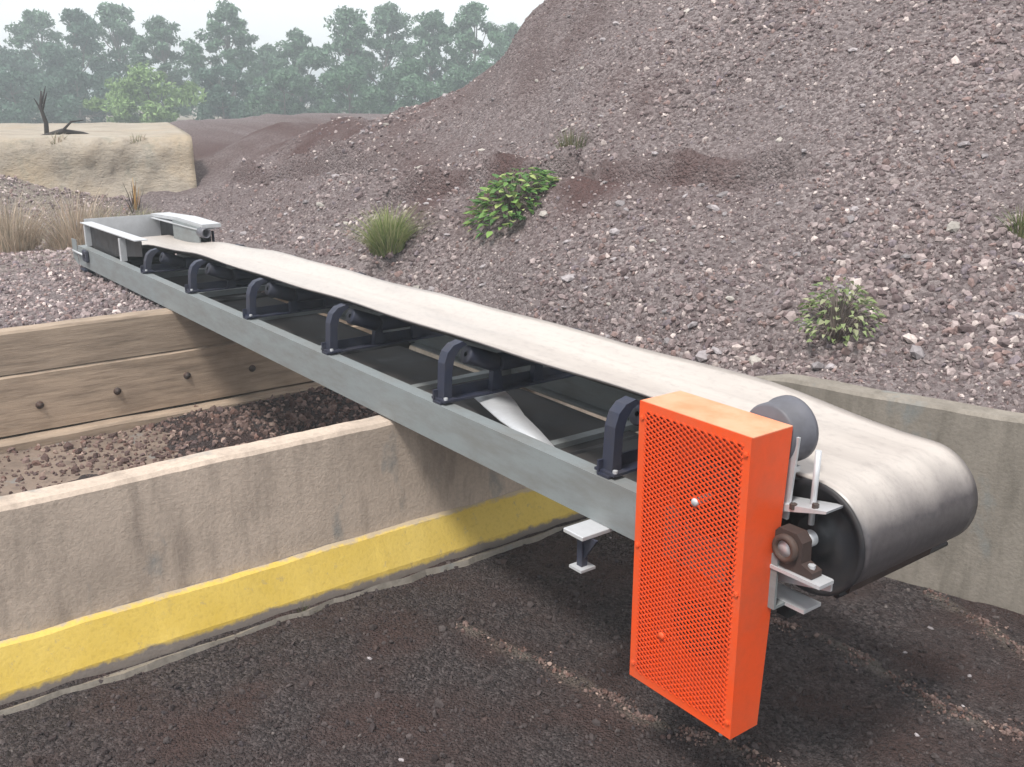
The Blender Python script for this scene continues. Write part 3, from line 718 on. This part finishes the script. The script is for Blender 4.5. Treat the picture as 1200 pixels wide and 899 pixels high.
# supports under the head
for y0, y1 in ((.0, 1.12),):
    part('bearer', MB().box(-.775, -.675, y0, y1, .428, .4435, .002), M['galv'])
for y in (.50, .95):
    lg = part('leg', MB().box(-.745, -.705, y-.02, y+.02, ZG-.02, .4275), M['legdark'])
    part('foot_plate', MB().box(-.785, -.665, y-.06, y+.06, ZG+.004, ZG+.014), M['legdark'], lg)
jk = part('jack_foot', MB().box(-.738, -.712, .032, .058, .310, .4275), M['navy'])
part('pad', MB().box(-.755, -.692, .012, .078, .300, .3095), M['galv'], jk)
part('gusset', MB().prism([(-.711, .427), (-.65, .427), (-.711, .34)], 'y', .041, .049), M['navy'], jk)
hb_ = part('hanger', MB().box(-.02, .02, .19, .23, .395, Z0-.002), M['legdark'])
part('top_plate', MB().box(-.07, .085, .17, .25, Z0-.0015, Z0+.010), M['galv'], hb_)
# belt scraper under the drum
sc = part('belt_scraper', MB().tube([(HU+.03, YC-.20, HZ-.205), (HU+.03, YF-.05, HZ-.205)], .010, 10), M['black'])
part('blade', MB().prism([(HU+.025, HZ-.20), (HU+.05, HZ-.20), (HU+.06, HZ-.16), (HU+.054, HZ-.16)], 'y', YC-.17, YC+.26), M['rust'], sc)
# feed boot at the tail: skirt plates with bright folded rims
for s, y in ((1, .215), (-1, .875)):
    sk = MB(); x0, x1 = -7.62, -6.0 if s > 0 else -6.35
    sk.prism([(x0, .50), (x1, .70), (x1, .815), (x0+.06, .80), (x0, .77)], 'y', y-.003, y+.003)
    k_ = part('skirt_plate', sk, M['black'])
    part('rim', MB().prism([(x0+.05, .8025), (x1, .8175), (x1, .825), (x0+.05, .81)], 'y', y-.05 if s > 0 else y-.10, y+.05), M['galv'], k_)
    for u in (-7.45, -6.42):
        part('stay', MB().box(u-.02, u+.02, y-s*.045-.004, y-s*.0035+.000 if s > 0 else y+.05, Z1+.001, .795), M['galv'] if s > 0 else M['navy'], k_)
hp = part('feed_chute', MB().prism([(-7.62, .812), (-7.62, .84), (-6.9, .87), (-6.32, .865), (-6.32, .835), (-6.9, .842)], 'y', .80, .96), M['galv'])
part('back_sheet', MB().box(-7.63, -7.622, .215, .875, .56, .83), M['galv'], hp)
part('side_sheet', MB().prism([(-7.0, .845), (-6.36, .838), (-6.36, .70), (-7.0, .66)], 'y', .785, .795), M['beam'], hp)
part('chute_lip', MB().lathe((-6.36, .80, .80), (1, .12, 0), [(0, .0), (0, .030), (.0, .040), (.10, .040), (.10, .032), (.02, .03)], 24), M['motor'], hp)
part('tail_guard', MB().prism([(-7.72, .49), (-7.56, .44), (-7.56, .66), (-7.72, .66)], 'y', YN-.006, YN-.0005), M['beam'])
tb = part('take_up_bearing', MB().box(TU-.06, TU+.06, YN-.03, YN-.002, TZ-.05, TZ+.05, .008), M['navy'])
part('screw', MB().tube([(TU-.05, YN-.018, TZ), (TU-.42, YN-.018, TZ)], .009, 8), M['galv'], tb)
for y in (.16, .94):
    lg = part('leg', MB().box(-7.43, -7.38, y-.025, y+.025, .36, Z0-.002), M['navy']); part('foot_plate', MB().box(-7.47, -7.33, y-.06, y+.06, .415, .43), M['navy'], lg)

# ------------------------------------------------------------------ far earth bank and block
def bank():
    ny = 150; pa = Vector((-14.3, -7.5)); pb = Vector((-11.35, 2.55)); t = (pb-pa); nrm = Vector((-t.y, t.x)).normalized()   # away from camera
    vs = []; prof = [(-.45, .25), (-.25, .40), (-.12, .52), (-.06, .62), (-.02, .72), (.02, .82), (.05, .92), (.07, 1.02), (.09, 1.12), (.10, 1.22), (.14, 1.31), (.24, 1.365), (.6, 1.38), (1.5, 1.385), (3, 1.38), (9, 1.36), (11, .3)]
    for i in range(ny+1):
        p = pa+t*i/ny
        for k, (dd, z) in enumerate(prof):
            q = p+nrm*(dd+.07*fbm(p.x*1.3, p.y*1.3, z*1.6)+.06*fbm(p.x*5, p.y*5, z*5, 5)); vs.append((q.x, q.y, z+.018*fbm(p.x*1.8, p.y*1.8, k*.2+3)))
    n = len(prof); fs = [(i*n+k, i*n+k+1, (i+1)*n+k+1, (i+1)*n+k) for i in range(ny) for k in range(n-1)]+[tuple(range(n)), tuple(ny*n+k for k in reversed(range(n)))]
    m = NT('tan_earth'); g = m.geo(); n1 = m.noise(1.6, 6, .65, g); n2 = m.noise(7, 6, .7, g, (1, 1, 2.5)); n3 = m.noise(30, 5, .7, g)
    c = m.ramp(n1, [(.3, (.31, .265, .22)), (.5, (.40, .345, .28)), (.7, (.43, .39, .335))]); c = m.mix(m.ramp(n2, [(.5, 0), (.75, .6)]), c, (.23, .19, .15)); c = m.mix(m.ramp(m.noise(.9, 4, .6, g), [(.52, 0), (.66, .5)]), c, (.42, .32, .21)); c = m.mix(m.ramp(m.noise(4.5, 5, .7, g, (1, 1, .3)), [(.55, 0), (.7, .6)]), c, (.22, .22, .18))
    m.set(color=c, rough=.95, spec=.15); m.bump(m.math('ADD', n2, m.math('MULTIPLY', n3, .5)), .7, .06)
    return MB().add(vs, fs, True).build('earth_bank', m.m)
bank_o = tag(bank(), 'tan earth bank with a flat pale top below the trees', 'bank', kind='structure')
for i in range(34):
    t = random.uniform(.55, .99); p_ = Vector((-14.3, -7.5)).lerp(Vector((-11.35, 2.55)), t)+Vector((-.96, .28))*random.choice((random.uniform(-.5, .0), random.uniform(.6, 2.2)))
    hi = (p_-Vector((-14.3, -7.5)).lerp(Vector((-11.35, 2.55)), t)).length > .55 and p_.x < -11.6-(1-t)*3
    s_ = random.uniform(.02, .06); stone(bank_o, (p_.x, p_.y, (1.33 if hi else .40)+s_*.2), s_, random.random() < .6)
# ------------------------------------------------------------------ vegetation
def leaf_quads(P, size, cols, droop=.3, aspect=.42, name='crown', mat=None):
    n = len(P); a = rng.normal(size=(n, 3)); a[:, 2] -= droop; a /= np.linalg.norm(a, axis=1)[:, None]
    b = np.cross(a, rng.normal(size=(n, 3))); b /= np.linalg.norm(b, axis=1)[:, None]
    a = a*size[:, None]; b = b*size[:, None]*aspect
    v = np.stack([P-a, P+b*.9-a*.1, P+a, P-b*.9-a*.1], 1)
    f = np.arange(n*4).reshape(n, 4); col = np.ones((n, 4, 4)); col[:, :, :3] = cols[:, None, :]
    return np_mesh(name, v.reshape(-1, 3), f, mat or M['leaf'], col.reshape(-1, 4))
def tree(name, base, H, W, label, col, clumps=34, leaves=130, bare=.28, lsize=.16, cat='tree', group=None, lean=0, seed=0):
    rs = random.Random(seed); root = tag(empty(name, base), label, cat, group)
    tr = MB(); pts = [Vector((0, 0, -.1))]; 
    for i in range(1, 7): pts.append(Vector((lean*(i/6)**2*H+rs.uniform(-.03, .03)*H, rs.uniform(-.03, .03)*H, H*.9*i/6)))
    tr.tube(pts, [H*.022*(1-.85*i/6) for i in range(7)], 7)
    cl = []
    for k in range(clumps):
        h = bare+(1-bare)*(k+rs.random())/clumps; env = math.sin(math.pi*min(1, (h-bare)/(1-bare)*.76+.20))**.9
        a = rs.uniform(0, 6.28); r_ = W*.5*env*rs.uniform(.35, 1.05)
        i = min(5, int(h*6/.9)) if h < .9 else 5; p0 = pts[min(6, i)]
        p = Vector((p0.x+math.cos(a)*r_, p0.y+math.sin(a)*r_, H*h)); cl.append((p, rs.uniform(.05, .14)*W))
        if k % 2 == 0:
            q = pts[max(1, i-1)]; mid = (q+p)*.5+Vector((0, 0, -.04*H)); tr.tube([q, mid, p], [H*.007, H*.005, H*.0018], 5, False)
    tr.build('trunk', M['bark'], root)
    P = []; cols = []
    for (p, s) in cl:
        m = int(leaves*rs.uniform(.6, 1.3)); q = rng.normal(size=(m, 3)); q /= np.linalg.norm(q, axis=1)[:, None]; q *= (rng.random((m, 1))**.5)*s*np.array([1.15, 1.15, .75])
        P.append(np.array(p)+q); cc = np.array(col)*rs.uniform(.75, 1.3)
        cols.append(np.tile(cc, (m, 1))*rng.uniform(.7, 1.35, (m, 1)))
    P = np.concatenate(P); cols = np.concatenate(cols)
    link('crown', leaf_quads(P, rng.uniform(.6, 1.25, len(P))*lsize, cols), root)
    return root
def site(px, dist):                      # px: bearing column, dist: metres ahead of the viewpoint
    p = CAM+fwd*dist+right*((px-600)/1189*dist); return p
TG = 'trees beyond the yard'
GB = (.10, .175, .105); GD_ = (.068, .125, .085); GL = (.18, .27, .10)
TREES = [  # bearing, distance, height, width, colour, label
 (8, 66, 4.6, 5.0, GD_, 'low dark round tree at the far left edge of the tree row'),
 (58, 70, 6.9, 4.2, GB, 'leafy tree left of the row, its top rounded, above the dead sapling'),
 (98, 64, 6.6, 3.6, GD_, 'second of three crowded tall trees left of the gap in the row'),
 (146, 68, 7.2, 4.0, GB, 'tall tree with thin wispy top in the left half of the row'),
 (200, 66, 6.3, 3.8, GB, 'broad tree just left of the notch of sky in the row'),
 (275, 64, 6.9, 3.4, GB, 'isolated pointed tree just right of the notch of sky'),
 (318, 72, 4.9, 3.2, GB, 'short tree in the dip of the row between two taller ones'),
 (356, 66, 5.4, 3.4, GB, 'mid height tree with see through crown in the middle of the row'),
 (412, 64, 6.6, 3.8, GB, 'tall full tree right of the middle of the row'),
 (455, 68, 7.2, 4.2, GB, 'widest tall tree in the right half of the row'),
 (508, 66, 6.5, 3.8, GB, 'thin crowned tree, third from the gravel heap'),
 (555, 64, 6.9, 3.8, GB, 'tall spiky tree, second from the gravel heap'),
 (596, 68, 5.9, 3.8, GB, 'tree partly hidden behind the edge of the gravel heap'),
]
for i, (px, dd, H, W, col, lab) in enumerate(TREES):
    p = site(px, dd); tree('tree', (p.x, p.y, .3), H, W*1.25, lab, col, 70, 135, .08, .17, 'tree', TG, random.uniform(-.05, .05), i+3)
BG = 'bushes under the trees'
for i, (px, dd, H, W, col, lab) in enumerate([
 (20, 58, 2.9, 6.0, GD_, 'dark bush under the trees at the far left edge'),
 (95, 60, 3.2, 5.0, GD_, 'dark green bush behind the bank, left of the light green one'),
 (178, 52, 2.9, 5.4, GL, 'light green wide bush behind the bank'),
 (262, 58, 3.2, 4.4, GD_, 'blue green bush at the foot of the isolated pointed tree'),
 (335, 58, 3.0, 4.6, GB, 'bush under the dip in the tree row'),
 (410, 58, 3.2, 4.6, GB, 'bush under the tall trees right of the middle'),
 (485, 58, 3.4, 5.0, GB, 'bush behind the dark red slope, right half of the row'),
 (560, 58, 3.4, 5.0, GB, 'bush beside the edge of the gravel heap')]):
    p = site(px, dd); tree('bush', (p.x, p.y, .3), H, W, lab, col, 36, 170, .03, .15, 'bush', BG, 0, i+50)

def tuft(name, base, H, spread, nblade, cols, label, cat, lean=.5, width=.006, group=None, part_name='blades', lo=.5):
    root = tag(empty(name, base), label, cat, group); V = []; F = []; K = []
    for i in range(nblade):
        a = random.uniform(0, 6.28); q_ = random.random(); r0 = spread*.17*math.sqrt(q_); h = H*random.uniform(lo, 1.05)*(1.05-.45*q_); ln = lean*random.uniform(.1, 1.5)*h*(.35+q_)
        b = Vector((math.cos(a)*r0, math.sin(a)*r0, math.sin(a)*r0*.3-.03)); dirv = Vector((math.cos(a+random.uniform(-.6, .6)), math.sin(a+random.uniform(-.6, .6)), 0)); sd = Vector((-dirv.y, dirv.x, 0))
        if random.random() < .5: sd = (sd+dirv*.8).normalized()
        c = np.array(random.choice(cols))*random.uniform(.75, 1.25); n0 = len(V)
        for j, t in enumerate((0, .35, .7, 1)):
            p = b+dirv*(ln*t*t)+Vector((0, 0, h*(t-.18*t*t*lean))); w_ = width*(1-t*.85)
            V += [p-sd*w_, p+sd*w_]; K += [(*c, 1)]*2
        for j in range(3): F.append((n0+2*j, n0+2*j+1, n0+2*j+3, n0+2*j+2))
    link(part_name, np_mesh(part_name, np.array(V), np.array(F), M['grass'], np.array(K)), root)
    return root
def hz(u, v): return float(hill_z(np.array([u]), np.array([v]))[0])
g1 = [(.24, .29, .10), (.30, .33, .14), (.36, .35, .19), (.15, .21, .07)]
tuft('grass_tuft', (-5.37, 1.98, hz(-5.37, 1.98)), .42, .80, 1100, g1, 'round tuft of yellow green grass on the slope behind the conveyor', 'grass', .75, .0042)
tuft('grass_tuft', (-.93, 3.22, hz(-.93, 3.22)), .22, .3, 110, [(.12, .16, .06), (.2, .2, .1)], 'green tuft cut off by the right edge of the picture', 'grass', .6, .005)
tuft('grass_tuft', (-4.56, 3.22, hz(-4.56, 3.22)), .2, .7, 150, [(.17, .17, .085), (.22, .19, .11), (.12, .14, .07)], 'sparse olive grass on the ledge above the leafy weed', 'grass', .6, .004)
tuft('grass_tuft', (-2.03+.0, -.42, ZG+.0), .07, .12, 60, [(.06, .09, .03), (.1, .11, .05)], 'tiny weed growing against the footing of the yellow kerb', 'grass', .8, .003)
# leafy weed with broad leaves
def weed(base, spreadx, spready, H, label, n=330, pal=None, size=1.0):
    root = tag(empty('leafy_weed', base), label, 'weed'); V = []; F = []; K = []; st = MB()
    for i in range(n):
        a = random.uniform(0, 6.28); r_ = math.sqrt(random.random()); p = Vector((math.cos(a)*r_*spreadx, math.sin(a)*r_*spready, H*(1-r_*r_*.7)*random.uniform(.35, 1)))
        p.z += float(hill_z(np.array([base[0]+p.x]), np.array([base[1]+p.y]), False)[0])-base[2]+.03
        if i % 4 == 0: st.tube([(p.x*.2, p.y*.2, p.z*.2), p*.6+Vector((0, 0, .05)), p], [.006, .004, .002], 5, False)
        d_ = Vector((math.cos(a), math.sin(a), random.uniform(-.5, .5))).normalized(); s_ = d_.cross(Vector((random.uniform(-.4, .4), random.uniform(-.4, .4), 1))).normalized(); nn = s_.cross(d_)
        L_ = random.uniform(.035, .075)*size; W_ = L_*.42; c = np.array(random.choice(pal or [(.16, .29, .08), (.22, .36, .10), (.11, .22, .07), (.40, .48, .18), (.08, .17, .06)]))*random.uniform(.8, 1.2); n0 = len(V)
        V += [p, p+d_*L_*.4+s_*W_+nn*.006, p+d_*L_*.8+s_*W_*.8, p+d_*L_*1.3-nn*.012, p+d_*L_*.8-s_*W_*.8, p+d_*L_*.4-s_*W_+nn*.006, p+d_*L_*.6+nn*-.004]; K += [(*c, 1)]*7
        F += [(n0, n0+1, n0+6), (n0+1, n0+2, n0+6), (n0+2, n0+3, n0+6), (n0+3, n0+4, n0+6), (n0+4, n0+5, n0+6), (n0+5, n0, n0+6)]
    link('leaves', np_mesh('leaves', np.array(V), np.array(F), M['grass'], np.array(K)), root); st.build('stems', M['grass'] if False else M['bark'], root)
weed((-4.42, 2.50, hz(-4.42, 2.50)), .34, .30, .24, 'bright green broad leaved weed below the ledge in the middle of the slope')
weed((-1.30, 2.22, hz(-1.30, 2.22)), .20, .16, .26, 'pale green feathery weed just above the concrete retaining wall', 230, [(.30, .36, .18), (.24, .31, .13), (.38, .40, .24), (.17, .24, .10)], .5)
# dry stalks in front of the bank
dry = [(.50, .39, .30), (.42, .33, .25), (.34, .29, .22), (.54, .45, .35)]; olive = [(.25, .25, .16), (.34, .31, .20), (.2, .21, .13)]
for (u, v, H, s, n, c, lab) in ((-9.3, -.15, .70, 1.9, 620, dry, 'clump of tall tan dry grass at the left edge, before the bank'),
                               (-9.0, .45, .72, 1.7, 560, dry, 'second clump of tall tan dry grass, nearer the conveyor tail'),
                               (-9.7, .95, .55, 1.5, 420, olive, 'olive dry grass clump just behind the conveyor tail'),
                               (-10.4, 1.5, .34, 1.2, 260, olive, 'short grey green weeds right of the conveyor tail, before the bank'),
                               (-8.0, -.75, .40, .6, 150, dry, 'low dry grass low at the left edge beyond the timber wall')):
    tuft('dry_grass', (u, v, hz(u, v)), H, s, int(n*1.5), c, lab, 'dry grass', .6, .005, None, 'blades', .15)
tuft('dry_weed', (-11.05, 1.65, .40), .62, .35, 26, [(.45, .26, .09), (.35, .2, .08), (.05, .04, .03)], 'orange brown dead weed standing against the bank', 'weed', .4, .012, None, 'stalks')
for (u, v, H_, lab) in ((-12.05, 1.05, .16, 'short dry grass on the front edge of the bank, right of the dead sapling'), (-11.75, 1.95, .13, 'short dry grass on the front edge of the bank, near its right end')):
    tuft('dry_grass', (u, v, 1.34), H_, .7, 90, dry+olive, lab, 'dry grass', .8, .006, None, 'blades', .3)
# dead sapling on the bank
ds = tag(empty('dead_sapling', (-13.0, 1.15, 1.28)), 'thin dark dead sapling with fallen branches on top of the bank', 'sapling')
MB().tube([(0, 0, -.1), (.01, .02, .25), (-.01, -.02, .45), (0, .01, .66)], [.035, .03, .022, .010], 7).build('trunk', M['deadwood'], ds)
for (a, z, L_) in ((.5, .42, .12), (2.4, .5, .14), (4.0, .35, .10)):
    MB().tube([(0, 0, z), (math.cos(a)*L_*.6, math.sin(a)*L_*.6, z+.14), (math.cos(a)*L_, math.sin(a)*L_, z+.22)], [.016, .011, .004], 5, False).build('branch', M['deadwood'], ds)
lgp = tag(empty('fallen_branch', (-12.75, 1.35, 1.33)), 'dark fallen branch lying beside the dead sapling on the bank', 'branch')
MB().tube([(-.1, -.3, .02), (.02, -.05, .10), (.05, .2, .06), (.0, .42, .0)], [.03, .035, .03, .012], 6).build('limb', M['deadwood'], lgp)
MB().tube([(.02, -.05, .1), (.12, .05, .22), (.16, .2, .24)], [.02, .014, .005], 5, False).build('twig', M['deadwood'], lgp)

# ------------------------------------------------------------------ haze in the air
hzm = bpy.data.materials.new('haze'); hzm.use_nodes = True; nt = hzm.node_tree; nt.nodes.clear()
out = nt.nodes.new('ShaderNodeOutputMaterial'); pv = nt.nodes.new('ShaderNodeVolumePrincipled')
pv.inputs['Color'].default_value = (.90, .97, 1, 1); pv.inputs['Density'].default_value = .006; pv.inputs['Anisotropy'].default_value = .2
nt.links.new(pv.outputs[0], out.inputs['Volume'])
hb = MB().box(-1000, 500, -600, 1000, -1.5, 8.5).build('haze', hzm); tag(hb, 'pale daylight haze over the whole yard', 'haze', kind='stuff')
